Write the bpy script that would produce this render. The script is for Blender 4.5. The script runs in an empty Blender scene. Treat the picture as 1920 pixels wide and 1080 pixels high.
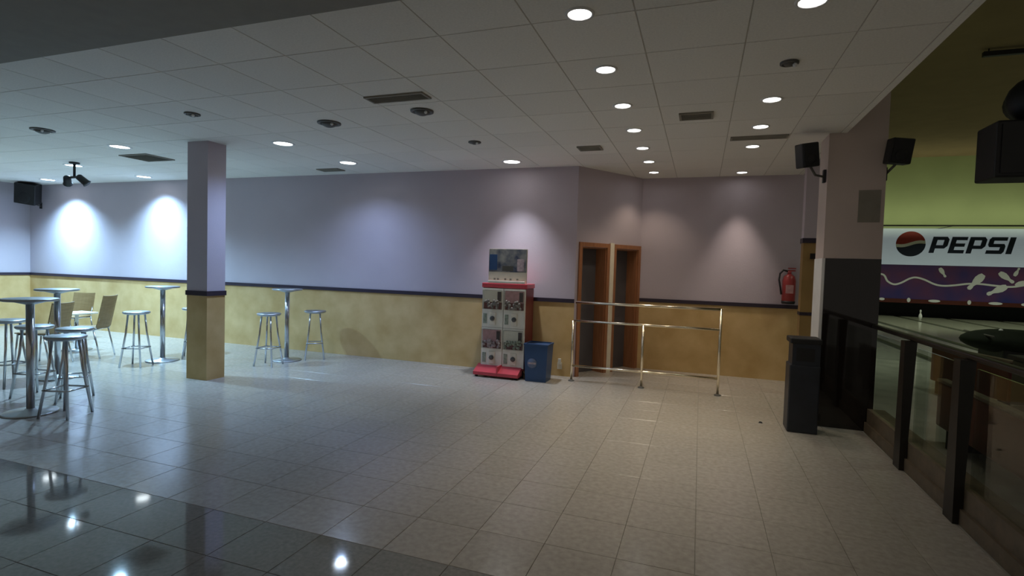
import bpy, bmesh, math, random
from mathutils import Vector, Matrix, noise as mnoise
random.seed(7)
S = bpy.context.scene
COL = S.collection
PI = math.pi

# ------------------------------------------------------------------ camera, world, exposure
cam_d = bpy.data.cameras.new('camera'); cam = bpy.data.objects.new('camera', cam_d); COL.objects.link(cam)
CY = Vector((.354, .029, -1.)).normalized()
CZ = Vector((.030, 1., .354*.030+.029)); CZ = (CZ - CY*CZ.dot(CY)).normalized()
CX = CY.cross(CZ)
R3 = Matrix((CX, CY, CZ))
EYE = Vector((0, 0, 1.55))
cam.matrix_world = Matrix.Translation(EYE) @ R3.to_4x4()
cam_d.sensor_width = 36.; cam_d.lens = 36.*1000./1920.
cam_d.clip_start = .05; cam_d.clip_end = 200
S.camera = cam
W = bpy.data.worlds.new('world'); S.world = W; W.use_nodes = True
W.node_tree.nodes['Background'].inputs[0].default_value = (1., .93, .82, 1)
W.node_tree.nodes['Background'].inputs[1].default_value = .125
S.view_settings.view_transform = 'Standard'; S.view_settings.look = 'None'
S.view_settings.gamma = 1.; S.view_settings.use_curve_mapping = False
S.view_settings.exposure = .28

COOL = (.40, .70, 1.); NEUT = (.93, .96, 1.); WARM = (1., .885, .70)

def seen(p):
    c = R3.transposed() @ (Vector(p) - EYE)
    if c.z > -.2: return None
    return (960 + 1000*c.x/-c.z, 540 - 1000*c.y/-c.z)

# ------------------------------------------------------------------ materials
MATS = {}
def mat(name, col, rough=.6, metal=0., var=.0, scale=8., col2=None, bump=0., bscale=60., emit=0., spec=.5, rand=0., coat=0., detail=4., stretch=None, rvar=0.):
    m = bpy.data.materials.new(name); m.use_nodes = True; MATS[name] = m
    nt = m.node_tree; N = nt.nodes; L = nt.links; b = N['Principled BSDF']
    b.inputs['Base Color'].default_value = (*col, 1); b.inputs['Roughness'].default_value = rough
    b.inputs['Metallic'].default_value = metal; b.inputs['Specular IOR Level'].default_value = spec
    b.inputs['Coat Weight'].default_value = coat
    tc = N.new('ShaderNodeTexCoord'); vec = tc.outputs['Object']
    geo = N.new('ShaderNodeNewGeometry'); vec = geo.outputs['Position']
    if stretch:
        mp = N.new('ShaderNodeMapping'); mp.inputs['Scale'].default_value = stretch
        L.new(vec, mp.inputs[0]); vec = mp.outputs[0]
    last = None
    if var > 0 or col2:
        nz = N.new('ShaderNodeTexNoise'); nz.inputs['Scale'].default_value = scale; nz.inputs['Detail'].default_value = detail
        L.new(vec, nz.inputs['Vector'])
        rp = N.new('ShaderNodeValToRGB'); rp.color_ramp.elements[0].position = .3; rp.color_ramp.elements[1].position = .7
        c2 = col2 or tuple(min(1, c*(1+var)) for c in col)
        c1 = col if col2 else tuple(c*(1-var) for c in col)
        rp.color_ramp.elements[0].color = (*c1, 1); rp.color_ramp.elements[1].color = (*c2, 1)
        L.new(nz.outputs['Fac'], rp.inputs[0]); last = rp.outputs[0]
        if rvar:
            mr = N.new('ShaderNodeMapRange'); mr.inputs[3].default_value = max(0, rough-rvar); mr.inputs[4].default_value = rough+rvar
            L.new(nz.outputs['Fac'], mr.inputs[0]); L.new(mr.outputs[0], b.inputs['Roughness'])
    if rand > 0:
        oi = N.new('ShaderNodeObjectInfo'); mr = N.new('ShaderNodeMapRange')
        mr.inputs[3].default_value = 1-rand; mr.inputs[4].default_value = 1+rand
        L.new(oi.outputs['Random'], mr.inputs[0])
        mx = N.new('ShaderNodeMix'); mx.data_type = 'RGBA'; mx.blend_type = 'MULTIPLY'; mx.inputs[0].default_value = 1
        if last: L.new(last, mx.inputs[6])
        else: mx.inputs[6].default_value = (*col, 1)
        L.new(mr.outputs[0], mx.inputs[7]); last = mx.outputs[2]
    if last: L.new(last, b.inputs['Base Color'])
    if bump > 0:
        nb = N.new('ShaderNodeTexNoise'); nb.inputs['Scale'].default_value = bscale; nb.inputs['Detail'].default_value = 3
        L.new(vec, nb.inputs['Vector'])
        bp = N.new('ShaderNodeBump'); bp.inputs['Strength'].default_value = bump; bp.inputs['Distance'].default_value = .01
        L.new(nb.outputs['Fac'], bp.inputs['Height']); L.new(bp.outputs[0], b.inputs['Normal'])
    if emit > 0:
        b.inputs['Emission Color'].default_value = (*col, 1); b.inputs['Emission Strength'].default_value = emit
        m.cycles.emission_sampling = 'NONE'
    return m

mat('pillar_paint', (.60, .50, .45), .85, var=.04, scale=1.5)
mat('lavender', (.52, .455, .50), .85, var=.04, scale=1.5, bump=.15, bscale=90)
mat('ochre_shaded', (.33, .205, .07), .75, var=.12, scale=3)  # ochre with the shade on the slim column put into its colour
mat('ochre', (.53, .345, .13), .75, col2=(.68, .48, .22), scale=3.2, bump=.1, bscale=60, detail=6)
mat('rail_paint', (.03, .02, .035), .5, var=.1)
mat('ceiling_tile', (.84, .815, .75), .92, var=.05, scale=70, rand=.03, bump=.3, bscale=220)
mat('ceiling_grid', (.52, .49, .43), .8, var=.05)
mat('soffit', (.30, .29, .26), .9, var=.05)
mat('floor_tile', (.35, .325, .285), .20, col2=(.45, .42, .375), scale=26, rand=.03, detail=8, rvar=.04, spec=.6)
mat('grout', (.31, .29, .25), .8, var=.1)
mat('shaded_tile', (.21, .205, .185), .06, col2=(.29, .28, .255), scale=40, rand=.06, detail=8, spec=.55)  # glossier floor tile, its colour darkened for the shade by the bulkhead
mat('chrome', (.62, .64, .66), .22, 1., var=.03)
mat('aluminium', (.50, .52, .54), .38, 1., var=.04)
mat('brass', (.95, .84, .64), .20, 1., var=.05)
mat('plywood', (.24, .15, .06), .45, col2=(.31, .20, .09), scale=6, stretch=(1, 1, 8))
mat('door_wood', (.30, .125, .055), .45, col2=(.40, .175, .08), scale=5, stretch=(6, 6, .7))
mat('door_leaf', (.10, .095, .10), .35, var=.08, scale=5)
mat('white_paint', (.78, .77, .75), .6, var=.03)
mat('cream', (.82, .75, .60), .45, var=.05, scale=10)
mat('cream_panel', (.82, .78, .66), .4, var=.05, scale=14)
mat('red_plastic', (.60, .07, .09), .28, var=.08)
mat('dark_red', (.20, .035, .03), .45, var=.1)
mat('blue_plastic', (.025, .07, .17), .4, var=.08)
mat('navy_plastic', (.018, .022, .032), .45, var=.15)
mat('black', (.010, .010, .011), .55, var=.2)
mat('hood', (.014, .018, .012), .8, var=.2, spec=.15)
mat('black_gloss', (.016, .012, .010), .05, var=.1, spec=.6)
mat('dark_brown', (.016, .012, .009), .4, var=.2, scale=10)
mat('kerb', (.145, .108, .07), .5, var=.2, scale=12)
mat('hall_floor', (.34, .33, .29), .4, var=.2, scale=3)
mat('hall_wall', (.42, .48, .26), .9, var=.05, scale=1)
mat('hall_ceiling', (.27, .19, .11), .95, var=.06, scale=2)
mat('lane', (.36, .36, .27), .16, var=.08, scale=4, stretch=(8, .5, 1))
mat('gutter', (.03, .035, .025), .5, var=.1)
mat('vent', (.26, .235, .19), .7, var=.1)
mat('vent_dark', (.08, .075, .06), .8, var=.1)
mat('lamp_dark', (.10, .095, .085), .5, var=.1)
mat('lamp_glow_cool', (.88, .97, 1.), .5, emit=9., var=0)
mat('lamp_glow', (1., .985, .97), .5, emit=9., var=0)
mat('sign_face', (.58, .68, .77), .5, emit=.14, var=.03, scale=3)
mat('sign_red', (.35, .035, .03), .5, var=.05)
mat('sign_navy', (.010, .018, .05), .5, var=.05)
mat('sign_white', (.80, .80, .80), .5, var=.03)
mat('mask_print', (.03, .03, .17), .5, col2=(.14, .04, .11), scale=.9, emit=0, detail=2)
mat('pin_white', (.82, .82, .80), .3, var=.02)
mat('ext_red', (.40, .05, .05), .35, var=.05)
mat('maroon', (.09, .018, .012), .4, var=.15, scale=8)
mat('emblem_blue', (.13, .17, .27), .4, var=.1)
mat('capsule_a', (.45, .35, .36), .3, var=.3, scale=30)
mat('capsule_b', (.25, .22, .20), .3, var=.4, scale=30)
mat('capsule_c', (.30, .34, .26), .3, var=.4, scale=30)
mat('card_dark', (.05, .03, .03), .5, var=.3, scale=30)
mat('card_pink', (.55, .30, .30), .5, var=.15, scale=20)
mat('poster', (.03, .045, .09), .35, col2=(.32, .31, .27), scale=9, detail=3)
def glass(name, tint, fac, rough=.02):
    m = bpy.data.materials.new(name); m.use_nodes = True; MATS[name] = m
    nt = m.node_tree; N = nt.nodes; N.remove(N['Principled BSDF'])
    t = N.new('ShaderNodeBsdfTransparent'); t.inputs[0].default_value = (*tint, 1)
    g = N.new('ShaderNodeBsdfGlossy'); g.inputs['Roughness'].default_value = rough
    lw = N.new('ShaderNodeLayerWeight'); lw.inputs[0].default_value = .5
    pw = N.new('ShaderNodeMath'); pw.operation = 'POWER'; pw.inputs[1].default_value = 4.; nt.links.new(lw.outputs['Facing'], pw.inputs[0])
    fr = N.new('ShaderNodeMath'); fr.operation = 'MULTIPLY_ADD'; fr.inputs[1].default_value = .5; fr.inputs[2].default_value = fac; nt.links.new(pw.outputs[0], fr.inputs[0])
    mx = N.new('ShaderNodeMixShader'); nt.links.new(fr.outputs[0], mx.inputs[0])
    nt.links.new(t.outputs[0], mx.inputs[1]); nt.links.new(g.outputs[0], mx.inputs[2])
    nt.links.new(mx.outputs[0], N['Material Output'].inputs[0])
glass('rail_glass', (.88, .91, .88), .03)
glass('machine_window', (.95, .95, .93), .04)

# ------------------------------------------------------------------ mesh helpers
class MB:
    def __init__(s): s.v = []; s.f = []; s.sm = []
    def add(s, vs, fs, smooth=False, M=None):
        o = len(s.v)
        s.v += [tuple(M @ Vector(v)) if M else tuple(v) for v in vs]
        s.f += [tuple(i+o for i in f) for f in fs]; s.sm += [smooth]*len(fs); return s
    def box(s, x0, x1, y0, y1, z0, z1, M=None, bev=0.):
        if bev > 0:
            bm = bmesh.new(); bmesh.ops.create_cube(bm, size=1)
            for v in bm.verts: v.co = Vector(((x0+x1)/2+v.co.x*(x1-x0), (y0+y1)/2+v.co.y*(y1-y0), (z0+z1)/2+v.co.z*(z1-z0)))
            bmesh.ops.bevel(bm, geom=list(bm.edges), offset=bev, segments=2, affect='EDGES', profile=.5)
            bm.verts.index_update()
            s.add([v.co.copy() for v in bm.verts], [tuple(v.index for v in f.verts) for f in bm.faces], False, M); bm.free(); return s
        vs = [(x, y, z) for z in (z0, z1) for y in (y0, y1) for x in (x0, x1)]
        return s.add(vs, [(0,2,3,1),(4,5,7,6),(0,1,5,4),(2,6,7,3),(0,4,6,2),(1,3,7,5)], False, M)
    def lathe(s, prof, n=24, M=None, c=(0,0,0), close=True):
        vs = []; fs = []
        for r, z in prof:
            for k in range(n):
                a = 2*PI*k/n; vs.append((c[0]+r*math.cos(a), c[1]+r*math.sin(a), c[2]+z))
        for i in range(len(prof)-1):
            for k in range(n):
                k2 = (k+1) % n; fs.append((i*n+k, i*n+k2, (i+1)*n+k2, (i+1)*n+k))
        if close:
            fs.append(tuple(range(n))[::-1]); fs.append(tuple((len(prof)-1)*n+k for k in range(n)))
        return s.add(vs, fs, True, M)
    def tube(s, pts, r, n=10, cyc=False, M=None):
        pts = [Vector(p) for p in pts]; m = len(pts); vs = []; fs = []
        rr = r if isinstance(r, (list, tuple)) else [r]*m
        up = None
        for i, p in enumerate(pts):
            a = pts[(i-1) % m] if (cyc or i > 0) else p
            b = pts[(i+1) % m] if (cyc or i < m-1) else p
            t = (b-a).normalized()
            if up is None:
                up = Vector((0, 0, 1)) if abs(t.z) < .9 else Vector((1, 0, 0))
            u = (up - t*up.dot(t)).normalized(); w = t.cross(u); up = u
            for k in range(n):
                an = 2*PI*k/n; vs.append(p + (u*math.cos(an)+w*math.sin(an))*rr[i])
        for i in range(m if cyc else m-1):
            j = (i+1) % m
            for k in range(n):
                k2 = (k+1) % n; fs.append((i*n+k, i*n+k2, j*n+k2, j*n+k))
        if not cyc:
            fs.append(tuple(range(n))[::-1]); fs.append(tuple((m-1)*n+k for k in range(n)))
        return s.add(vs, fs, True, M)
    def prism(s, poly, y0, y1, M=None):     # polygon in x,z extruded along y
        n = len(poly); vs = [(x, y0, z) for x, z in poly] + [(x, y1, z) for x, z in poly]
        fs = [tuple(range(n)), tuple(range(n, 2*n))[::-1]] + [(i, i+n, (i+1) % n+n, (i+1) % n) for i in range(n)]
        return s.add(vs, fs, False, M)
    def sphere(s, c, r, n=12, M=None, sc=(1,1,1)):
        h = n//2; vs = []; fs = []
        for i in range(1, h):
            t = PI*i/h
            for k in range(n):
                a = 2*PI*k/n; vs.append((c[0]+r*sc[0]*math.sin(t)*math.cos(a), c[1]+r*sc[1]*math.sin(t)*math.sin(a), c[2]+r*sc[2]*math.cos(t)))
        tp = len(vs); vs += [(c[0], c[1], c[2]+r*sc[2]), (c[0], c[1], c[2]-r*sc[2])]
        for i in range(h-2):
            for k in range(n):
                k2 = (k+1) % n; fs.append((i*n+k, (i+1)*n+k, (i+1)*n+k2, i*n+k2))
        for k in range(n):
            k2 = (k+1) % n; fs.append((tp, k, k2)); fs.append((tp+1, (h-2)*n+k2, (h-2)*n+k))
        return s.add(vs, fs, True, M)
    def mesh(s, name, material):
        me = bpy.data.meshes.new(name); me.from_pydata(s.v, [], s.f)
        bm = bmesh.new(); bm.from_mesh(me); bmesh.ops.recalc_face_normals(bm, faces=bm.faces); bm.to_mesh(me); bm.free()
        for p, sm in zip(me.polygons, s.sm): p.use_smooth = sm
        me.materials.append(MATS[material]); return me
    def build(s, name, material, parent=None, loc=None):
        o = bpy.data.objects.new(name, s.mesh(name, material)); COL.objects.link(o)
        if loc: o.location = loc
        if parent: o.parent = parent
        if any(s.sm) and not all(s.sm): pass
        return o

def link(name, me, parent=None, loc=(0,0,0)):
    o = bpy.data.objects.new(name, me); COL.objects.link(o); o.location = loc
    if parent: o.parent = parent
    return o
def tag(o, label=None, cat=None, group=None, kind=None):
    if label: o['label'] = label
    if cat: o['category'] = cat
    if group: o['group'] = group
    if kind: o['kind'] = kind
    return o
def thing(name, label, cat, loc=(0,0,0), rz=0., group=None):
    o = bpy.data.objects.new(name, None); COL.objects.link(o); o.location = loc; o.rotation_euler = (0, 0, rz)
    o.empty_display_size = .1
    return tag(o, label, cat, group)
def copy_tree(o, parent=None):
    c = o.copy(); COL.objects.link(c)
    if parent: c.parent = parent
    for ch in list(o.children): copy_tree(ch, c)
    return c
def struct(o): o['kind'] = 'structure'; return o

# ------------------------------------------------------------------ room shell
H = 3.0                         # low ceiling
YW, YB = 7.45, 8.65             # long wall, alcove wall
XC = -1.68                      # convex corner of the long wall
XL = -13.75                     # far left corner
XR = 1.30                       # edge of the low ceiling on the bowling side
YS = 2.45                       # floor change and bulkhead edge
HALL_H = 6.4; HALL_Y = 25.6

# floor: grout bed with tiles laid on it
T = .40
bed = MB(); bed.box(XL, 1.60, -1.2, YW, -.06, -.006); bed.box(XC-.4, 1.60, YW, YB+.25, -.06, -.006)
floor = struct(bed.build('floor', 'grout'))
def tiles(parent, name, rects, limit, rest_mat, zz, thick, mat_of, key):
    """rects: (x0,x1,y0,y1); the ones that show largest become objects of their own, the rest one part"""
    rects = sorted(rects, key=key)
    cache = {}; rest = {}
    for i, (x0, x1, y0, y1) in enumerate(rects):
        mt = mat_of((x0+x1)/2, (y0+y1)/2)
        if i < limit:
            k = (round(x1-x0, 3), round(y1-y0, 3), mt)
            if k not in cache:
                w, d = (x1-x0)/2, (y1-y0)/2; b = .0013
                mb = MB(); za, zb = (zz-thick, zz) if thick > 0 else (zz, zz-thick)
                ze = zb if thick > 0 else za; zi = za if thick > 0 else zb; zc = ze-b if thick > 0 else ze+b
                vs = [(-w,-d,zi-zz),(w,-d,zi-zz),(w,d,zi-zz),(-w,d,zi-zz), (-w,-d,zc-zz),(w,-d,zc-zz),(w,d,zc-zz),(-w,d,zc-zz),
                      (-w+b,-d+b,ze-zz),(w-b,-d+b,ze-zz),(w-b,d-b,ze-zz),(-w+b,d-b,ze-zz)]
                fs = [(0,1,5,4),(1,2,6,5),(2,3,7,6),(3,0,4,7),(4,5,9,8),(5,6,10,9),(6,7,11,10),(7,4,8,11),(8,9,10,11)]
                mb.add(vs, fs); cache[k] = mb.mesh(name, mt)
            link(name, cache[k], parent, ((x0+x1)/2, (y0+y1)/2, zz))
        else:
            mb = rest.setdefault(mt, MB())
            if thick > 0: mb.box(x0, x1, y0, y1, zz-thick, zz)
            else: mb.box(x0, x1, y0, y1, zz, zz-thick)
    for mt, mb in rest.items():
        tag(mb.build(name+'_field', mt, parent), kind='stuff')
def grid(xs0, xs1, ys0, ys1, ox, oy, t, g, inside):
    out = []
    i0 = math.floor((xs0-ox)/t)-1; i1 = math.ceil((xs1-ox)/t)+1
    j0 = math.floor((ys0-oy)/t)-1; j1 = math.ceil((ys1-oy)/t)+1
    for i in range(i0, i1):
        for j in range(j0, j1):
            for (rx0, rx1, ry0, ry1) in inside:
                x0 = max(rx0, ox+i*t+g); x1 = min(rx1, ox+(i+1)*t-g); y0 = max(ry0, oy+j*t+g); y1 = min(ry1, oy+(j+1)*t-g)
                if x1-x0 > .02 and y1-y0 > .02: out.append((x0, x1, y0, y1))
    return out
def show_key(zz):
    def k(r):
        c = ((r[0]+r[1])/2, (r[2]+r[3])/2, zz); q = seen(c)
        d = (Vector(c)-EYE).length
        if q is None or not (-60 < q[0] < 1980 and -60 < q[1] < 1140): return 1000+d
        return d
    return k
fr = grid(XL, 1.6, -1.2, YB, .434, YS, T, .0013, [(XL, 1.598, YS, YW), (XC-.3, 1.598, YW, YB+.2), (XL, 1.598, -1.2, YS)])
tiles(floor, 'floor_tile', fr, 300, None, 0., .006, lambda x, y: 'shaded_tile' if y < YS else 'floor_tile', show_key(0))

# low ceiling: grid plane with lay-in tiles
TC = .61
cb = MB(); cb.box(XL, XR-.02, YS, YW+.05, H+.004, H+.12); cb.box(XC-.4, XR-.02, YW, YB+.25, H+.004, H+.12)
ceiling = struct(cb.build('ceiling', 'ceiling_grid'))
cr = grid(XL, XR, YS, YB, -.71-TC/2, YS+.02, TC, .004, [(XL, XR-.03, YS+.01, YW), (XC-.3, XR-.03, YW, YB+.2)])
tiles(ceiling, 'ceiling_tile', cr, 300, None, H, -.012, lambda x, y: 'ceiling_tile', show_key(H))
struct(MB().box(XR-.02, XR+.03, YS, YB+.25, H-.002, H+.13).build('trim_1', 'ceiling_tile'))          # edge angle of the low ceiling
struct(MB().box(XL, XR+.03, -1.2, YS, H-.09, H+.12).build('ceiling_bulkhead', 'soffit'))
struct(MB().box(XR-.02, XR+.03, -1.2, YB+.25, H+.13, HALL_H).build('wall_upstand', 'hall_wall'))

RZ, RT = 1.09, .055                # chair rail height, width
def wall_run(name, p0, p1, th=.2, z1=H+.1, openings=(), dado=True, skip=()):
    """wall whose room face runs p0 -> p1, body on the left of that direction"""
    p0 = Vector((*p0, 0)); p1 = Vector((*p1, 0)); L = (p1-p0).length; a = math.atan2(p1.y-p0.y, p1.x-p0.x)
    M = Matrix.Translation(p0) @ Matrix.Rotation(a, 4, 'Z')
    mb = MB(); s = 0
    for (o0, o1, oz) in openings:
        mb.box(s, o0, 0, th, 0, z1, M); mb.box(o0, o1, 0, th, oz, z1, M); s = o1
    mb.box(s, L, 0, th, 0, z1, M)
    w = struct(mb.build(name, 'lavender'))
    if dado:
        runs = []; s = 0
        for (o0, o1) in skip: runs.append((s, o0)); s = o1
        runs.append((s, L))
        for r0, r1 in runs:
            if r1-r0 < .02: continue
            MB().box(r0, r1, -.006, 0, 0, RZ-RT/2, M).build('dado', 'ochre', w)
            MB().box(r0, r1, -.022, 0, RZ-RT/2, RZ+RT/2, M, ).build('chair_rail', 'rail_paint', w)
    return w, M
wall_run('wall_long', (XL, YW), (XC, YW))
DA, DB = (XC, YW), (-.90, YB+.02)
DL = math.hypot(DB[0]-DA[0], DB[1]-DA[1])
D1 = (.05, .69); D2 = (.775, min(DL-.04, 1.42))
wd, MD = wall_run('wall_doors', DA, DB, .30, openings=[(D1[0]+.06, D1[1]-.06, 1.87), (D2[0]+.06, D2[1]-.06, 1.87)], dado=False)
wall_run('wall_alcove', (DB[0]-.02, YB), (XR+.35, YB))
wall_run('wall_left', (XL, -1.2), (XL, YW))
# twin doors: frame proud of the wall, deep jambs, dark leaf set back
for i, (s0, s1) in enumerate((D1, D2)):
    fz = 1.935; fw = .06
    d = thing('door_%d' % (i+1), None, None); struct(d)
    MB().box(s0, s0+fw, -.025, .0, 0, fz, MD).box(s1-fw, s1, -.025, 0, 0, fz, MD).box(s0+fw, s1-fw, -.025, 0, fz-fw, fz, MD).build('architrave', 'door_wood', d)
    MB().box(s0+fw, s0+fw+.015, 0, .21, 0, 1.87, MD).box(s1-fw-.015, s1-fw, 0, .21, 0, 1.87, MD).box(s0+fw+.015, s1-fw-.015, 0, .21, 1.855, 1.87, MD).build('jamb', 'door_wood', d)
    lf = MB().box(s0+fw+.015, s1-fw-.015, .19, .23, .005, 1.855, MD).build('door_leaf', 'door_leaf', d)
    MB().box(s0+fw+.08, s1-fw-.08, .182, .19, .95, 1.70, MD).build('upper_panel', 'door_leaf', lf)
    MB().box(s0+fw+.08, s1-fw-.08, .182, .19, .18, .80, MD).build('lower_panel', 'door_leaf', lf)
    MB().tube([MD @ Vector((s0+fw+.06, .19, .92)), MD @ Vector((s0+fw+.06, .15, .92)), MD @ Vector((s0+fw+.16, .15, .92))], .009).build('handle', 'aluminium', lf)
struct(MB().box(D1[1], D2[0], -.03, .0, 0, 1.95, MD).build('trim_2', 'cream'))                  # light post between the two doors

# ------------------------------------------------------------------ columns
def column(name, label, x0, x1, y0, y1, ztop, zdiv, low, band=True, zb=0.):
    c = thing(name, label, 'column', ((x0+x1)/2, (y0+y1)/2, 0))
    w, d = (x1-x0)/2, (y1-y0)/2
    MB().box(-w, w, -d, d, zdiv, ztop).build('upper_shaft', 'lavender', c)
    MB().box(-w, w, -d, d, 0, zdiv).build('lower_shaft', low, c)
    if band: MB().box(-w-.012, w+.012, -d-.012, d+.012, zdiv-.03, zdiv+.03).build('band', 'rail_paint', c)
    return c
column('column', 'square free-standing column, lavender above and ochre below a dark band', -6.16, -5.82, 5.02, 5.29, H, 1.10, 'ochre')
c = column('column', 'slim column by the fire extinguisher, painted ochre higher than the wall', 1.20, 1.36, 7.55, 7.71, H, 1.99, 'ochre_shaded')
MB().box(-.085, .085, -.085, .085, 1.05, 1.09).build('lower_band', 'rail_paint', c)
MB().box(.0, .086, -.095, -.08, 1.76, 1.83).build('junction_box', 'dark_brown', c)
# big pillar at the end of the railing with polished dark cladding
c = thing('pillar', 'broad pillar with polished black cladding below, between two wall speakers', 'column', (1.43, 6.42, 0))
MB().box(-.255, .255, -.20, .20, 1.735, HALL_H).build('upper_shaft', 'pillar_paint', c)
MB().box(-.235, .255, -.205, .20, 0, 1.735).build('cladding', 'black_gloss', c)
MB().box(-.262, -.235, -.195, .20, 0, 1.735).build('lit_side_face', 'white_paint', c)  # white puts the room light falling on this side into its colour
MB().box(.03, .22, -.208, -.20, 2.10, 2.42).build('notice_plate', 'vent', c)

# ------------------------------------------------------------------ ceiling lamps
def lamp_mesh():
    r = .078
    ring = MB(); ring.lathe([(r, 0.), (r+.004, -.008), (r+.020, -.008), (r+.024, 0.)], 24, close=False)
    disc = MB(); disc.lathe([(r+.002, -.001), (r*.8, -.004), (.001, -.005)], 24, close=False)
    return ring, disc
ring_mb, disc_mb = lamp_mesh()
ring_me = ring_mb.mesh('trim_ring', 'white_paint'); disc_c = disc_mb.mesh('lens', 'lamp_glow_cool'); disc_n = disc_mb.mesh('lens', 'lamp_glow')
def downlight(x, y, power, color, label, group, ang=100, blend=.7, cool=False):
    t = thing('ceiling_downlight', label, 'ceiling light', (x, y, H), 0, group)
    for part in (link('trim_ring', ring_me, t), link('lens', disc_c if cool else disc_n, t)): k_ = 1.4 if group == G3 else .84; part.scale = (k_, k_, 1)
    l = bpy.data.lights.new('downlight_lamp', 'SPOT'); l.energy = power; l.color = color; l.spot_size = math.radians(ang); l.spot_blend = blend
    l.shadow_soft_size = .06
    o = bpy.data.objects.new('downlight_lamp', l); COL.objects.link(o); o.location = (0, 0, -.02); o.parent = t
    return t
G3 = 'downlights over the bar tables'
G1 = 'downlights in the row past the doors'; LB1 = 'round recessed downlight in the long row running towards the twin doors'
ORD = ['first', 'second', 'third', 'fourth', 'fifth', 'sixth', 'seventh']
for k, y in enumerate((3.03, 3.91, 4.80, 5.66, 6.50, 7.32, 8.12)):
    downlight(-.71, y, (22, 28, 48, 50, 44, 20, 18)[k], WARM if k < 5 else (1., .82, .60), ORD[k]+' downlight from the dark bulkhead in the row towards the twin doors', G1, 76 if k < 5 else 104)
G2 = 'downlights in the row by the bowling hall'; LB2 = 'round recessed downlight in the row beside the bowling hall edge'
for k, y in enumerate((3.22, 4.92, 5.79, 6.66)): downlight(.495, y, (8, 14, 18, 20)[k], WARM, ORD[k]+' downlight from the dark bulkhead in the row beside the bowling hall', G2, 80)
downlight(.495, 8.33, 70, (1., .86, .74), 'round downlight washing the wall beside the fire extinguisher', G2, 62, 1.)
G3 = 'downlights over the bar tables'
downlight(-2.52, 6.98, 130, (.84,.90,1.), 'round downlight washing the wall behind the vending machine', G3, 82, 1.)
downlight(-4.93, 6.60, 90, (.42, .60, 1.), 'round downlight above the wall stretch between column and vending machine', G3, 140, 1., cool=True)
downlight(-4.97, 5.36, 120, (.38, .58, 1.), 'round downlight beside the free-standing square column', G3, 140, 1., cool=True)
downlight(-7.40, 5.03, 460, COOL, 'round downlight over the tables on the far side of the square column', G3, 140, 1., cool=True)
downlight(-9.70, 7.02, 440, COOL, 'round downlight washing the wall just past the square column', G3, 125, 1., cool=True)
downlight(-9.78, 5.91, 520, COOL, 'round downlight with the hanging stage light in front of it', G3, 145, 1., cool=True)
downlight(-12.26, 6.95, 760, COOL, 'round downlight washing the end of the wall by the corner speaker', G3, 125, 1., cool=True)

# unlit swivel spots
def swivel(x, y, label, sz=.11, n=1):
    t = thing('swivel_spotlight', label, 'spotlight', (x, y, H))
    MB().lathe([(sz, 0), (sz, -.012), (sz*.75, -.016), (sz*.7, -.004)], 20, close=False).build('trim_ring', 'lamp_dark', t)
    MB().sphere((0, 0, -.005), sz*.68, 14, sc=(1, 1, .55)).build('lamp_head', 'lamp_dark', t)
    MB().sphere((sz*.55, -sz*.35, -.028), .016, 8).build('lens_glint', 'sign_white', t)
swivel(-2.55, 4.52, 'dark swivel spotlight just behind the long ceiling vent')
swivel(-2.56, 5.79, 'small dark swivel spotlight between ceiling vent and vending machine', .075)
swivel(-4.91, 4.05, 'small unlit swivel spotlight over the open floor by the column', .075)
swivel(-3.73, 4.67, 'unlit swivel spotlight left of the long ceiling vent', .12)
swivel(-7.38, 4.13, 'unlit swivel spotlight above the bar tables', .12)
swivel(.51, 4.10, 'small dark swivel spotlight among the bowling side downlights', .06)
def vent(x, y, w, d, n, label):
    t = thing('ceiling_vent', label, 'vent', (x, y, H))
    MB().box(-w/2+.02, w/2-.02, -d/2+.02, d/2-.02, -.006, -.001).build('backing', 'vent_dark', t)
    f = .02
    MB().box(-w/2, w/2, -d/2, -d/2+f, -.014, 0).box(-w/2, w/2, d/2-f, d/2, -.014, 0).box(-w/2, -w/2+f, -d/2+f, d/2-f, -.014, 0).box(w/2-f, w/2, -d/2+f, d/2-f, -.014, 0).build('frame', 'vent', t)
    for k in range(n):
        yy = -d/2+f+(d-2*f)*(k+.5)/n
        MB().box(-w/2+f, w/2-f, -.009, .009, -.003, .003, Matrix.Translation((0, yy, -.009)) @ Matrix.Rotation(.6, 4, 'X')).build('slat', 'vent', t)
vent(-2.56, 4.10, .58, .17, 6, 'long rectangular slatted ceiling vent over the open floor')
vent(-.10, 5.26, .30, .22, 6, 'rectangular slatted ceiling vent between the two downlight rows')
vent(-1.31, 6.37, .28, .22, 6, 'small slatted ceiling vent near the convex wall corner')
vent(.52, 6.23, .56, .14, 4, 'long slot vent across the row of bowling side downlights')
vent(-7.75, 5.66, .55, .45, 8, 'square slatted ceiling vent behind the square column')
vent(-5.58, 7.04, .40, .20, 5, 'slatted ceiling vent close to the long wall')
# stage light hanging from ceiling
t = thing('stage_light', 'black stage light hanging from the ceiling on a short rod', 'stage light', (-9.45, 5.72, H))
MB().lathe([(.07, 0), (.07, -.02), (.02, -.03)], 16).tube([(0, 0, -.02), (0, 0, -.22)], .018).build('rod', 'black', t)
MB().box(-.20, .17, -.02, .02, -.25, -.22).build('crossbar', 'black', t)
for sx, a in ((-.17, .9), (.17, -.7)):
    M = Matrix.Translation((sx, 0, -.27)) @ Matrix.Rotation(a, 4, 'Y') @ Matrix.Rotation(.5, 4, 'X')
    MB().lathe([(.035, .07), (.05, .05), (.055, -.08), (.065, -.10)], 14, M).build('lamp_head', 'black', t)

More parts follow.
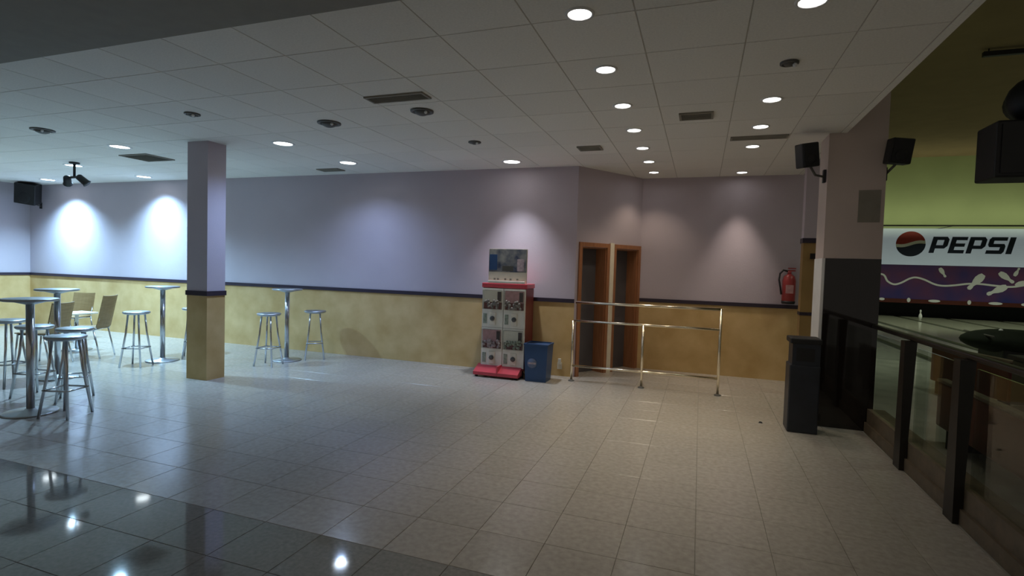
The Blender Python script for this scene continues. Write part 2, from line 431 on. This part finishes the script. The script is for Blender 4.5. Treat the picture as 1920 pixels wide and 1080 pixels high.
# ------------------------------------------------------------------ loudspeakers
def speaker(label, loc, size, rot, arm_pts):
    t = thing('wall_speaker', label, 'speaker', loc)
    M = Matrix.Rotation(rot[2], 4, 'Z') @ Matrix.Rotation(rot[0], 4, 'X') @ Matrix.Rotation(rot[1], 4, 'Y')
    w, d, h = size
    MB().box(-w/2, w/2, -d/2, d/2, -h/2, h/2, M, .012).build('cabinet', 'black', t)
    MB().box(-w/2+.015, w/2-.015, -d/2-.008, -d/2+.002, -h/2+.015, h/2-.015, M).build('grille', 'black', t)
    MB().lathe([(w*.30, 0), (w*.28, .004), (w*.12, .003)], 18, M @ Matrix.Translation((0, -d/2-.009, -h*.17)) @ Matrix.Rotation(PI/2, 4, 'X')).build('woofer', 'black', t)
    if arm_pts:
        p = [Vector(q)-Vector(loc) for q in arm_pts]
        MB().tube(p, .012, 8).build('bracket_arm', 'lamp_dark', t)
        e = p[-1]; MB().box(e.x-.012, e.x+.012, e.y-.03, e.y+.03, e.z-.06, e.z+.07).build('wall_plate', 'black', t)
speaker('black wall speaker on the low ceiling side of the pillar', (.965, 6.12, 2.765), (.17, .15, .24), (.1, -.16, .35), [(1.0, 6.14, 2.66), (1.06, 6.2, 2.58), (1.16, 6.3, 2.575)])
speaker('black wall speaker on the bowling hall side of the pillar', (1.755, 6.14, 2.775), (.19, .15, .24), (.1, .10, .1), [(1.745, 6.18, 2.66), (1.72, 6.25, 2.62), (1.695, 6.3, 2.58)])
speaker('black wall speaker high in the far corner of the room', (-13.2, 7.12, 2.77), (.36, .26, .42), (.25, .15, .6), [(-13.2, 7.2, 2.62), (-13.3, 7.35, 2.55), (-13.35, 7.44, 2.55)])
# hanging speaker with round stage lamp above, in the hall
t = thing('hanging_speaker', 'large black loudspeaker with a round lamp above it, hung in the bowling hall', 'speaker', (2.32, 5.1, 2.53))
MB().box(-.30, .26, -.16, .16, -.21, .21, None, .015).build('cabinet', 'black', t)
MB().box(-.27, .23, -.17, -.16, -.18, .18).build('grille', 'black', t)
MB().tube([(.10, .05, .2), (.10, .05, HALL_H-2.53)], .02).build('suspension_pole', 'black', t)
lamp0 = Matrix.Translation((-.02, 0, .39))
hs = MB().sphere((0, 0, 0), .17, 18, lamp0).build('lamp_housing', 'black', t)
MB().lathe([(.10, -.17), (.125, -.17), (.125, -.11)], 18, lamp0 @ Matrix.Rotation(PI/2, 4, 'X'), close=False).build('bezel', 'black', hs)

# ------------------------------------------------------------------ barrier rail in front of the doors
t = thing('barrier_rail', 'polished metal barrier with three rails in front of the twin doors', 'railing', (-.68, 7.20, 0))
def bx(x): return x+.68
MB().tube([(bx(-1.60), 0, 1.09), (bx(.262), 0, 1.09)], .019, 12).build('top_rail', 'brass', t)
MB().tube([(bx(-1.62), 0, .835), (bx(.262), 0, .835)], .016, 12).build('middle_rail', 'brass', t)
MB().tube([(bx(-1.64), 0, .212), (bx(.262), 0, .212)], .016, 12).build('bottom_rail', 'brass', t)
for x, zt in ((-1.63, .835), (-.685, .835), (.262, 1.10)):
    p = MB().tube([(bx(x), 0, .01), (bx(x), 0, zt)], .017, 12).build('post', 'brass', t)
    MB().lathe([(.042, 0), (.042, .008), (.022, .02)], 16, None, (bx(x), 0, 0)).build('floor_flange', 'lamp_dark', p)

# ------------------------------------------------------------------ capsule vending machine
t = thing('vending_machine', 'red and cream capsule vending machine with picture board on top', 'vending machine', (-2.59, 7.20, 0))
w = .325
MB().box(-w, w, -.17, .18, .10, 1.25, None, .008).build('body', 'dark_red', t)
MB().box(-w-.012, w+.012, -.19, .19, 1.25, 1.315, None, .01).build('top_cap', 'red_plastic', t)
for sx in (-1, 1):
    for sy in (-.13, .13): MB().lathe([(.001, 0), (.03, 0), (.03, .10), (.02, .10)], 12, Matrix.Translation((sx*.27, sy, 0))).build('caster', 'black', t)
k = 0
for row, (z0, z1) in enumerate(((.69, 1.245), (.135, .69))):
    for col in (-1, 1):
        x0, x1 = (-w+.005, -.004) if col < 0 else (.004, w-.005)
        md = MB()
        wz0, wz1 = z0+.255, z1-.03
        y = -.17; yf = -.195
        # module front: frame around the window plus coin panel
        md.box(x0, x1, yf, y, z0, wz0).box(x0, x1, yf, y, wz1, z1-.004).box(x0, x0+.018, yf, y, wz0, wz1).box(x1-.018, x1, yf, y, wz0, wz1)
        m = md.build('capsule_module', 'cream_panel', t)
        MB().box(x0+.018, x1-.018, yf-.052, yf-.048, wz0, wz1).box(x0+.018, x1-.018, yf-.048, yf, wz1-.004, wz1).box(x0+.018, x0+.022, yf-.048, yf, wz0, wz1-.004).box(x1-.022, x1-.018, yf-.048, yf, wz0, wz1-.004).build('window', 'machine_window', m)
        MB().box(x0+.019, x1-.019, yf-.004, yf+.001, wz0+.10, wz1-.005).build('display_card', ['cream', 'card_pink', 'card_pink', 'cream_panel'][k], m)
        MB().box(x1-.085, x1-.03, yf-.012, yf-.006, wz0+.12, wz1-.02).build('price_card', 'card_dark', m)
        cp = MB(); rnd = random.Random(k)
        for q in range(26):
            cp.sphere((rnd.uniform(x0+.04, x1-.04), rnd.uniform(yf-.026, yf-.024), wz0+.022+rnd.uniform(0, .10)), .021, 8)
        tag(cp.build('capsules', ['capsule_b', 'capsule_b', 'capsule_a', 'capsule_c'][k], m), kind='stuff')
        xm = (x0+x1)/2
        MB().box(xm-.04, xm+.05, yf-.010, yf, z0+.035, z0+.21, None, .004).build('coin_panel', 'cream', m)
        MB().lathe([(.034, 0), (.034, .012), (.024, .020)], 18, Matrix.Translation((xm+.005, yf-.010, z0+.125)) @ Matrix.Rotation(PI/2, 4, 'X')).box(xm-.022, xm+.032, yf-.045, yf-.028, z0+.119, z0+.131).build('turn_knob', 'lamp_dark', m)
        MB().box(x0+.02, x0+.075, yf-.004, yf, z0+.05, z0+.19).build('chute_flap', 'capsule_c', m)
        k += 1
for col in (-1, 1):
    x0, x1 = (-w-.04, -.012) if col < 0 else (-.008, w-.03)
    MB().prism([(-.17, .03), (-.36, .03), (-.36, .075), (-.17, .16)], 0, 1, Matrix.Translation((x0, 0, 0)) @ Matrix(((0, x1-x0, 0, 0), (1, 0, 0, 0), (0, 0, 1, 0), (0, 0, 0, 1)))).build('tray', 'red_plastic', t)
MB().box(-.02, .0, -.365, -.17, .07, .165, Matrix.Shear('YZ', 4, (0, 0)) if False else None).build('tray_divider', 'red_plastic', t)
MB().lathe([(.001, 0), (.022, 0), (.022, .03), (.001, .03)], 10, Matrix.Translation((-.33, -.32, 0))).build('tray_foot', 'black', t)
MB().lathe([(.001, 0), (.022, 0), (.022, .03), (.001, .03)], 10, Matrix.Translation((.26, -.32, 0))).build('tray_foot', 'black', t)
hb = MB().box(-.26, .31, -.14, -.12, 1.315, 1.80).build('header_board', 'cream', t)
MB().box(-.255, .305, -.147, -.14, 1.475, 1.795).build('printed_picture', 'poster', hb)
MB().box(-.245, -.13, -.151, -.147, 1.50, 1.72).build('printed_patch', 'blue_plastic', hb)
MB().box(.17, .27, -.151, -.147, 1.49, 1.66).build('printed_patch', 'capsule_a', hb)
MB().box(-.05, .11, -.151, -.147, 1.49, 1.56).build('printed_patch', 'vent_dark', hb)
for xx in (-.18, -.13, -.02, .06, .16): MB().box(xx, xx+.03, -.143, -.14, 1.36, 1.385).build('printed_mark', 'vent', hb)
MB().box(-.25, .30, -.185, -.165, 1.316, 1.35, None, .004).build('header_foot', 'cream_panel', hb)

# blue bin
t = thing('waste_bin', 'square blue plastic waste bin with pale round emblem', 'bin', (-2.06, 7.03, 0))
def frustum(mb, b, tp, z0, z1, M=None):
    vs = [(x*b[0], y*b[1], z0) for x, y in ((-1,-1),(1,-1),(1,1),(-1,1))] + [(x*tp[0], y*tp[1], z1) for x, y in ((-1,-1),(1,-1),(1,1),(-1,1))]
    return mb.add(vs, [(3,2,1,0),(4,5,6,7),(0,1,5,4),(1,2,6,5),(2,3,7,6),(3,0,4,7)], False, M)
frustum(MB(), (.145, .13), (.165, .15), 0, .50).build('body', 'blue_plastic', t)
MB().box(-.172, .172, -.157, -.14, .49, .515).box(-.172, .172, .14, .157, .49, .515).box(-.172, -.152, -.14, .14, .49, .515).box(.152, .172, -.14, .14, .49, .515).build('rim', 'blue_plastic', t)
EM = Matrix.Translation((-.05, -.1415, .25)) @ Matrix.Rotation(PI/2+.04, 4, 'X')
e = MB().lathe([(.068, 0), (.068, .003), (.001, .003)], 24, EM).build('emblem', 'emblem_blue', t)
MB().box(-.055, .055, -.012, .012, .003, .005, EM).build('emblem_wave', 'capsule_a', e)
# wall socket
t = thing('wall_socket', 'small pale wall socket low beside the door corner', 'socket', (-1.86, YW-.006, .17))
MB().box(-.035, .035, -.014, 0, -.07, .03, None, .004).build('plate', 'cream', t)
MB().box(-.022, .022, -.035, -.014, .0, .085, None, .004).build('plug', 'cream_panel', t)

# tall navy bin beside the pillar
t = thing('litter_bin', 'tall dark navy litter bin with overhanging lid in front of the pillar', 'bin', (1.0, 5.98, 0))
MB().box(-.135, .135, -.13, .13, 0, .67, None, .012).build('body', 'navy_plastic', t)
MB().box(-.115, .13, -.12, .12, .67, .88).build('hood', 'navy_plastic', t)
MB().box(-.14, .14, -.135, .135, .88, .935, None, .012).build('lid', 'black', t)
MB().box(-.08, .08, -.124, -.12, .71, .84).build('flap', 'black', t)
MB().box(.13, .165, -.06, .0, .12, .19, None, .008).build('latch', 'black', t)

# fire extinguisher on the alcove wall
t = thing('fire_extinguisher', 'red fire extinguisher hanging on the alcove wall above the chair rail', 'extinguisher', (1.20, YB-.10, 1.15))
MB().lathe([(.07, .0), (.088, .02), (.088, .32), (.07, .385), (.03, .415)], 20).build('cylinder', 'ext_red', t)
MB().lathe([(.08, -.012), (.09, .0), (.09, .03)], 20).build('foot_ring', 'black', t)
MB().lathe([(.026, .41), (.026, .46)], 12).box(-.02, .075, -.012, .012, .455, .475).box(-.02, .08, -.012, .012, .49, .505).build('valve_lever', 'ext_red', t)
MB().tube([(-.02, 0, .455), (-.08, -.02, .47), (-.125, -.03, .42), (-.135, -.04, .33), (-.115, -.05, .22), (-.10, -.05, .12)], .013, 8).build('hose', 'black', t)
MB().box(-.03, .03, .075, .10, .30, .40).build('wall_bracket', 'black', t)
MB().box(-.05, .05, -.0905, -.080, .14, .26).build('instruction_label', 'card_pink', t)

# ------------------------------------------------------------------ bar tables and stools
def bar_table(x, y, label, h=1.11):
    t = thing('bar_table', label, 'table', (x, y, 0), 0, 'tall round bar tables')
    MB().lathe([(.215, 0), (.22, .008), (.21, .016), (.05, .03), (.04, .045)], 32).build('base', 'aluminium', t)
    MB().lathe([(.033, .03), (.033, h-.05)], 18).build('pole', 'chrome', t)
    MB().lathe([(.035, h-.06), (.12, h-.035), (.12, h-.026)], 20).build('collar', 'aluminium', t)
    MB().lathe([(.205, h-.026), (.22, h-.02), (.22, h-.004), (.21, h)], 36).build('table_top', 'aluminium', t)
bar_table(-6.06, 3.28, 'tall round bar table standing nearest the dark polished floor')
bar_table(-7.51, 4.35, 'tall round bar table between the plywood chairs and the dark floor')
bar_table(-7.50, 5.72, 'tall round bar table behind the square column')
bar_table(-6.00, 6.60, 'tall round bar table between the square column and the vending machine')
def make_stool(x, y, rz, label, h=.77):
    t = thing('bar_stool', label, 'stool', (x, y, 0), rz, 'metal bar stools')
    MB().lathe([(.10, h-.045), (.15, h-.035), (.165, h-.02), (.165, h-.008), (.15, h), (.001, h+.002)], 24).build('seat', 'aluminium', t)
    for k in range(4):
        a = PI/4+k*PI/2; c, s = math.cos(a), math.sin(a)
        MB().tube([(c*.10, s*.10, h-.04), (c*.125, s*.125, h*.6), (c*.20, s*.20, .0)], .0125, 8).build('leg', 'chrome', t)
    r = .168; z = .26
    MB().tube([(r*math.cos(PI/4+k*PI/2), r*math.sin(PI/4+k*PI/2), z) for k in range(4)], .009, 8, True).build('footrest', 'chrome', t)
    return t
proto = make_stool(-5.68, 3.36, .3, 'metal bar stool beside the nearest bar table, on the column side')
for x, y, rz, lb in ((-6.21, 3.76, .9, 'metal bar stool behind the nearest bar table'),
                     (-6.72, 3.68, .2, 'metal bar stool between the two bar tables close to the dark floor'),
                     (-6.50, 2.98, .6, 'metal bar stool at the dark floor edge beside the nearest bar table'),
                     (-7.52, 3.86, .1, 'metal bar stool standing before the second bar table'),
                     (-7.43, 5.28, .4, 'metal bar stool beside the bar table behind the column, in the open'),
                     (-7.38, 6.14, .8, 'metal bar stool half hidden by the square column'),
                     (-5.93, 6.16, .2, 'metal bar stool on the column side of the bar table by the long wall'),
                     (-5.72, 6.90, .7, 'metal bar stool on the vending machine side of the bar table')):
    s = copy_tree(proto); s.location = (x, y, 0); s.rotation_euler.z = rz; s['label'] = lb

# plywood chairs round a low table
def make_chair(x, y, rz, label, zt):
    t = thing('plywood_chair', label, 'chair', (x, y, 0), rz, 'plywood chairs at the low table')
    b = MB()
    n = 6
    M = Matrix.Translation((0, .20, .46)) @ Matrix.Rotation(-.20, 4, 'X')
    for i in range(n):
        u0, u1 = -.19+.38*i/n, -.19+.38*(i+1)/n
        f = lambda u: -.035*(1-(u/.19)**2)*-1
        vs = [(u0, f(u0), 0), (u1, f(u1), 0), (u1, f(u1), zt-.46), (u0, f(u0), zt-.46), (u0, f(u0)+.012, 0), (u1, f(u1)+.012, 0), (u1, f(u1)+.012, zt-.46), (u0, f(u0)+.012, zt-.46)]
        b.add(vs, [(0,1,2,3),(7,6,5,4),(0,4,5,1),(3,2,6,7),(0,3,7,4),(1,5,6,2)], False, M)
    b.build('backrest', 'plywood', t)
    MB().box(-.20, .20, -.21, .20, .44, .455, None, .005).build('seat', 'plywood', t)
    for sx in (-1, 1):
        MB().tube([(sx*.19, .17, .44), (sx*.20, .26, 0)], .011, 8).build('leg', 'chrome', t)
        MB().tube([(sx*.19, -.17, .44), (sx*.20, -.21, 0)], .011, 8).build('leg', 'chrome', t)
        MB().tube([(sx*.185, .19, .43), (sx*.17, .24, .60)], .010, 8).build('back_strut', 'chrome', t)
    MB().tube([(-.19, -.17, .43), (.19, -.17, .43), (.19, .18, .43), (-.19, .18, .43)], .010, 8, True).build('seat_frame', 'chrome', t)
make_chair(-8.70, 5.45, -1.05, 'plywood chair turned sideways on the column side of the low table', .95)
make_chair(-10.43, 6.27, .35, 'plywood chair behind the low table against the wall', .86)
make_chair(-8.62, 4.81, -1.2, 'plywood chair half hidden behind a bar table pole', .88)
t = thing('low_table', 'low square pale-topped table among the plywood chairs', 'table', (-9.45, 5.75, 0))
MB().box(-.20, .20, -.20, .20, .585, .61, None, .006).build('table_top', 'cream', t)
MB().tube([(0, 0, .02), (0, 0, .585)], .025, 12).build('pole', 'chrome', t)
MB().lathe([(.20, 0), (.20, .012), (.03, .025)], 24).build('base', 'aluminium', t)

# ------------------------------------------------------------------ glass railing towards the bowling hall
t = thing('glass_railing', 'dark posted glass railing with handrail and kerb along the bowling hall', 'railing', (1.66, 3.2, 0))
def ry(y): return y-3.2
MB().box(-.05, .12, ry(-1.), ry(6.20), 0, .10).build('kerb', 'kerb', t)
MB().box(-.03, .12, ry(-1.), ry(6.20), .10, .235, None).build('kerb_board', 'kerb', t)
MB().box(-.03, .03, ry(-1.), ry(6.21), 1.045, 1.085, None, .012).build('handrail', 'dark_brown', t)
ps = [6.12-.975*k for k in range(7)]
for y in ps[1:]:
    vs = [(xx, ry(y+yy*k_), zz) for zz, k_ in ((0, .072), (.26, .066), (1.045, .046)) for xx, yy in ((-.085, -1), (.0 if zz > .3 else -.03, -1), (.0 if zz > .3 else -.03, 1), (-.085, 1))]
    fs = [(3,2,1,0), (8,9,10,11)] + [(a*4+q, a*4+(q+1) % 4, a*4+4+(q+1) % 4, a*4+4+q) for a in (0, 1) for q in range(4)]
    MB().add(vs, fs).build('post', 'dark_brown', t)
for a, b in zip(ps[:-1], ps[1:]):
    MB().box(-.006, .006, ry(b+.075), ry(a-.075 if a < 6 else a), .24, 1.0).build('glass_panel', 'rail_glass', t)

# ------------------------------------------------------------------ bowling hall
LE = 12.0
struct(MB().box(1.60, 16, -1.2, LE, -.06, -.002).build('floor_hall', 'hall_floor'))
struct(MB().box(1.60, 16, LE, HALL_Y+1.2, -.12, -.06).build('floor_lanes', 'gutter'))
struct(MB().box(XR+.03, 16, -1.2, HALL_Y+1.2, HALL_H, HALL_H+.1).build('ceiling_hall', 'hall_ceiling'))
struct(MB().box(1.62, 16, HALL_Y, HALL_Y+.15, 3.55, HALL_H).build('wall_far', 'hall_wall'))
struct(MB().box(1.62, 16, HALL_Y+1.1, HALL_Y+1.2, -.06, 3.55).build('wall_pit', 'black'))
struct(MB().box(16, 16.15, -1.2, HALL_Y+1.2, -.06, HALL_H).build('wall_right', 'hall_wall'))
struct(MB().box(1.42, 1.62, YB+.2, HALL_Y+1.2, -.06, HALL_H).build('wall_hall_left', 'hall_wall'))
x = 2.70; k = 0
lane_lb = ['bowling lane closest to the pillar', 'second bowling lane from the pillar', 'third bowling lane from the pillar', 'fourth bowling lane from the pillar with a single standing pin', 'fifth bowling lane from the pillar', 'sixth bowling lane from the pillar', 'seventh bowling lane from the pillar', 'bowling lane along the far side wall']
while x < 14.3:
    ln = thing('bowling_lane', lane_lb[k] if k < 8 else 'bowling lane along the far side wall', 'bowling lane', (x+.725, LE, -.06), 0, 'bowling lanes')
    MB().box(-.725, .725, .02, HALL_Y-LE+.6, 0, .058).build('deck', 'lane', ln)
    if x < 14.5: MB().box(.735, .965, .02, HALL_Y-LE+.6, 0, .02).build('gutter', 'gutter', ln)
    x += 1.70; k += 1
# masking unit with printed wave and pins
t = thing('masking_unit', 'purple masking panel printed with white wave and pins over the lanes', 'masking panel', (8.8, HALL_Y-.12, .58))
MB().box(-7.1, 7.1, 0, .10, 0, 1.52).build('panel', 'mask_print', t)
MB().box(-7.1, 7.1, -.03, .0, 0, .16).build('lower_strip', 'maroon', t)
def mx(px): return 6.955+(px-1655)*.01735-8.8
wave = [(5.2, 1.05), (6.2, .98), (6.93, 1.13), (7.15, .85), (7.38, .73), (7.62, .80), (7.9, .98), (8.12, 1.03), (8.4, .95), (8.75, .78), (9.05, .735), (9.4, .77), (9.8, .84), (10.2, .85), (10.7, .80), (11.2, .78), (11.9, .9), (12.8, .75)]
def ribbon(pts, wd, y0, y1):
    mb = MB(); P = [Vector((p[0]-8.8, p[1])) for p in pts]; n = len(P); a = []; b = []
    fine = []
    for i in range(n-1):
        p0 = P[max(i-1, 0)]; p1 = P[i]; p2 = P[i+1]; p3 = P[min(i+2, n-1)]
        for s in range(5):
            u = s/5; fine.append(.5*((2*p1)+(p2-p0)*u+(2*p0-5*p1+4*p2-p3)*u*u+(3*p1-p0-3*p2+p3)*u**3))
    fine.append(P[-1]); m = len(fine)
    for i in range(m):
        d = (fine[min(i+1, m-1)]-fine[max(i-1, 0)]).normalized(); q = Vector((-d.y, d.x))*wd/2
        a.append(fine[i]+q); b.append(fine[i]-q)
    vs = [(p.x, y0, p.y) for p in a]+[(p.x, y0, p.y) for p in b]+[(p.x, y1, p.y) for p in a]+[(p.x, y1, p.y) for p in b]
    fs = []
    for i in range(m-1):
        fs += [(i, i+1, m+i+1, m+i), (2*m+i, 3*m+i, 3*m+i+1, 2*m+i+1), (i, 2*m+i, 2*m+i+1, i+1), (m+i, m+i+1, 3*m+i+1, 3*m+i)]
    return mb.add(vs, fs)
ribbon(wave, .07, -.010, 0).build('wave_line', 'sign_white', t)
PINP = [(0, 0), (.10, .0), (.16, .12), (.19, .30), (.15, .50), (.085, .66), (.075, .74), (.105, .84), (.09, .95), (.0, 1.)]
def flat_pin(cx, cz, L, ang):
    pl = [(x_, z_-.5) for x_, z_ in PINP]+[(-x_, z_-.5) for x_, z_ in PINP[::-1][1:-1]]
    c, s = math.cos(ang), math.sin(ang)
    MB().prism([((x_*c+z_*s)*L+cx-8.8, (-x_*s+z_*c)*L+cz) for x_, z_ in pl], -.012, 0).build('printed_pin', 'sign_white', t)
def blob(cx, cz, rx, rz):
    MB().prism([(cx-8.8+rx*math.cos(k*PI/7), cz+rz*math.sin(k*PI/7)) for k in range(14)], -.034, -.001 if cz > .2 else -.03).build('printed_spot', 'sign_white', t)
flat_pin(10.05, .92, .75, math.radians(218)); flat_pin(8.98, 1.25, .42, math.radians(150))
flat_pin(10.72, .62, .70, math.radians(240)); flat_pin(11.0, 1.12, .6, math.radians(130)); flat_pin(11.5, .95, .5, math.radians(60)); flat_pin(11.3, 1.35, .35, .4)
for cx, rx in ((6.98, .10), (7.9, .06), (8.75, .20), (9.88, .06), (10.7, .22), (11.6, .12)): blob(cx, .12, rx, .055 if rx > .08 else .09)
# sign above the masking unit
t = thing('wall_sign', 'long pale sign with red white and blue globe and dark slanted lettering', 'sign', (8.8, HALL_Y-.12, 2.11))
MB().box(-7.1, 7.1, 0, .10, 0, 1.45).build('panel', 'sign_face', t)
gx, gz, gr = 7.86-8.8, 2.945-2.11, .50
def arc_poly(top):
    wv = []
    for i in range(17):
        u = -1+2*i/16; off = (.17 if top else -.17)
        zc = off*.62 + .16*math.sin(u*PI*.75)+ (.02 if top else -.02)
        wv.append((u, zc))
    def onc(u, z): return math.sqrt(max(0, 1-z*z))
    # clip wave ends to the circle
    pts = [(u, z) for u, z in wv if u*u+z*z <= .995]
    a0 = math.atan2(pts[0][1], pts[0][0]); a1 = math.atan2(pts[-1][1], pts[-1][0])
    arc = []
    if top:
        a0 = a0 % (2*PI); a1 = a1
        for i in range(25): a = a1+(a0-a1)*i/24; arc.append((math.cos(a), math.sin(a)))
    else:
        a0 = a0 % (2*PI); a1 = a1+2*PI
        for i in range(25): a = a1-(a1-a0)*i/24; arc.append((math.cos(a), math.sin(a)))
    return [(gx+gr*x_, gz+gr*z_) for x_, z_ in pts+arc]
gl = MB().prism([(gx+gr*math.cos(i*PI/24), gz+gr*math.sin(i*PI/24)) for i in range(48)], -.012, 0).build('globe', 'sign_white', t)
MB().prism(arc_poly(True), -.022, -.012).build('globe_red', 'sign_red', gl)
MB().prism(arc_poly(False), -.022, -.012).build('globe_blue', 'sign_navy', gl)
# slanted block letters, unit box w x 1
LET = {
 'P': (1.0, [[(0,0),(.30,0),(.30,.30),(.30,1),(0,1)], [(.30,.28),(.84,.28),(.84,.48),(.30,.48)], [(.30,.80),(.84,.80),(.84,1),(.30,1)], [(.72,.48),(1.0,.44),(1.0,.84),(.72,.80)], [(.84,.28),(1.,.44),(.84,.48)], [(.84,.80),(1.,.84),(.84,1)]]),
 'E': (.92, [[(0,0),(.30,0),(.30,1),(0,1)], [(.30,0),(.92,0),(.92,.20),(.30,.20)], [(.30,.40),(.86,.40),(.86,.60),(.30,.60)], [(.30,.80),(.92,.80),(.92,1),(.30,1)]]),
 'S': (1.0, [[(0,0),(.9,0),(.78,.21),(0,.21)], [(.72,.18),(.9,0),(1.,.14),(1.,.46),(.72,.40)], [(.1,.40),(.90,.40),(1.,.46),(.9,.60),(.1,.60)], [(0,.54),(.1,.40),(.28,.60),(.28,.82),(0,.86)], [(0,.86),(.1,1),(.28,.80)], [(.1,1),(.2,.79),(1.,.79),(1.,1)]]),
 'I': (.32, [[(0,0),(.32,0),(.32,1),(0,1)]])}
lx = 8.47-8.8; lz = 2.60-2.11; lh = .64; sl = .22; sx = .545
for ch in 'PEPSI':
    wd_, polys = LET[ch]; mb = MB()
    for i, pl in enumerate(polys):
        mb.prism([(lx+x_*sx+(z_*lh)*sl, lz+z_*lh) for x_, z_ in pl], -.020-.0006*i, 0)
    mb.build('letter', 'sign_navy', t); lx += wd_*sx+.075
# wash luminaire of the hall end, then added fill lamps
t = thing('wash_luminaire', 'long slim luminaire on top of the wall sign washing the wall', 'light fixture', (8.8, HALL_Y-1.1, 3.62))
MB().box(-6.8, 6.8, -.05, .05, -.05, .0).build('housing', 'lamp_dark', t)
for k in range(3): MB().box(-6+6*k-.03, -6+6*k+.03, -.02, 1.08, -.06, -.045).build('bracket', 'lamp_dark', t)
l = bpy.data.lights.new('wash_lamp', 'AREA'); l.shape = 'RECTANGLE'; l.size = 13; l.size_y = .08; l.energy = 42; l.color = (.90, .97, .62)
o = bpy.data.objects.new('wash_lamp', l); COL.objects.link(o); o.parent = t; o.location = (0, 0, .02); o.rotation_euler = (PI-.6, 0, 0)
for k, (xx, yy) in enumerate(((5.0, 20.5), (9.0, 20.5), (13.0, 20.5), (2.7, 12.0), (9.0, 12.0), (4.4, 6.2))):  # unseen lamps added to brighten the lanes and hall floor
    t = thing('added_fill_lamp', ORD[k]+' of the added fill lamps under the hall ceiling, counted from the pins', 'light fixture', (xx, yy, HALL_H), 0, 'added fill lamps under the hall ceiling')
    MB().lathe([(.12, 0), (.14, -.2), (.16, -.22)], 18).build('housing', 'lamp_dark', t)
    l = bpy.data.lights.new('added_fill_light', 'SPOT'); l.energy = 520 if k < 5 else 190; l.color = (.85, .95, .75); l.spot_size = math.radians(95); l.spot_blend = .8; l.shadow_soft_size = .12
    o = bpy.data.objects.new('added_fill_light', l); COL.objects.link(o); o.parent = t; o.location = (0, 0, -.24); o.rotation_euler = (.25, 0, 0)
# standing pin
t = thing('bowling_pin', 'single white bowling pin standing at the end of a lane', 'pin', (7.98, 24.4, -.002))
MB().lathe([(.028, 0), (.036, .01), (.055, .08), (.0605, .114), (.055, .16), (.036, .22), (.024, .25), (.0235, .275), (.031, .33), (.030, .355), (.018, .376), (.001, .381)], 20).build('pin_body', 'pin_white', t)
MB().lathe([(.0245, .247), (.0242, .258)], 20).build('neck_stripe', 'sign_red', t)
# ball return
t = thing('ball_return', 'dark rounded ball return hood standing at the start of the lanes', 'ball return', (4.62, 10.4, 0))
MB().sphere((0, 0, .62), 1., 24, sc=(.66, .55, .19)).build('hood', 'hood', t)
MB().box(-.28, .28, -.40, .40, 0, .60, None, .03).build('pedestal', 'black', t)
MB().tube([(-.45, -.5, .72), (-.45, .45, .72)], .015, 8).build('ball_rail', 'lamp_dark', t)
MB().sphere((-.2, -.1, .79), .03, 10).build('indicator_knob', 'sign_white', t)
# players' benches, console
def bench(label, x, y0, y1, h, loc_rz=0):
    t = thing('players_bench', label, 'bench', (x, (y0+y1)/2, 0), loc_rz, 'maroon benches on the bowling side'); L = (y1-y0)/2
    MB().box(-.04, .03, -L, L, .16, h, None, .02).build('backrest', 'maroon', t)
    MB().box(-.05, .04, -L, L, h, h+.03, None, .01).build('top_trim', 'kerb', t)
    MB().box(.03, .45, -L, L, .34, .42, None, .02).build('seat', 'maroon', t)
    for s in (-1, 1): MB().box(-.03, .42, s*L*.8-.03, s*L*.8+.03, 0, .34).build('leg', 'black', t)
bench('maroon bench just behind the glass railing', 2.22, 3.6, 6.15, .58)
bench('maroon bench farther out on the bowling floor', 3.25, 7.6, 8.9, .62, .25)
t = thing('score_console', 'dark score console standing beyond the glass railing', 'console', (3.28, 6.35, 0))
MB().box(-.30, .45, -.35, .35, 0, .78, None, .02).build('cabinet', 'dark_brown', t)
MB().box(-.33, .48, -.38, .38, .78, .82, None, .01).build('desk_top', 'black', t)
MB().box(-.22, .40, -.10, .10, .82, 1.0, Matrix.Rotation(.0, 4, 'X'), .02).build('screen_housing', 'black', t)
# dark ceiling fixture in the hall
t = thing('hall_light_bar', 'dark unlit light bar under the hall ceiling', 'light fixture', (5.73, 13.96, HALL_H))
MB().box(-.35, .45, -.05, .05, -.16, -.06, None, .01).build('housing', 'black', t)
for s in (-.25, .35): MB().tube([(s, 0, 0), (s, 0, -.08)], .012, 8).build('hanger', 'black', t)
# a dark crumb of litter on the open floor
t = thing('litter_scrap', 'tiny dark scrap of litter on the open floor before the litter bin', 'litter', (0.65, 6.08, 0))
MB().add([(-.02,-.012,0),(.018,-.018,0),(.026,.008,0),(-.006,.02,0),(-.012,-.006,.012),(.01,-.008,.016),(.014,.004,.011),(-.002,.01,.014)], [(3,2,1,0),(4,5,6,7),(0,1,5,4),(1,2,6,5),(2,3,7,6),(3,0,4,7)]).build('scrap', 'black', t)
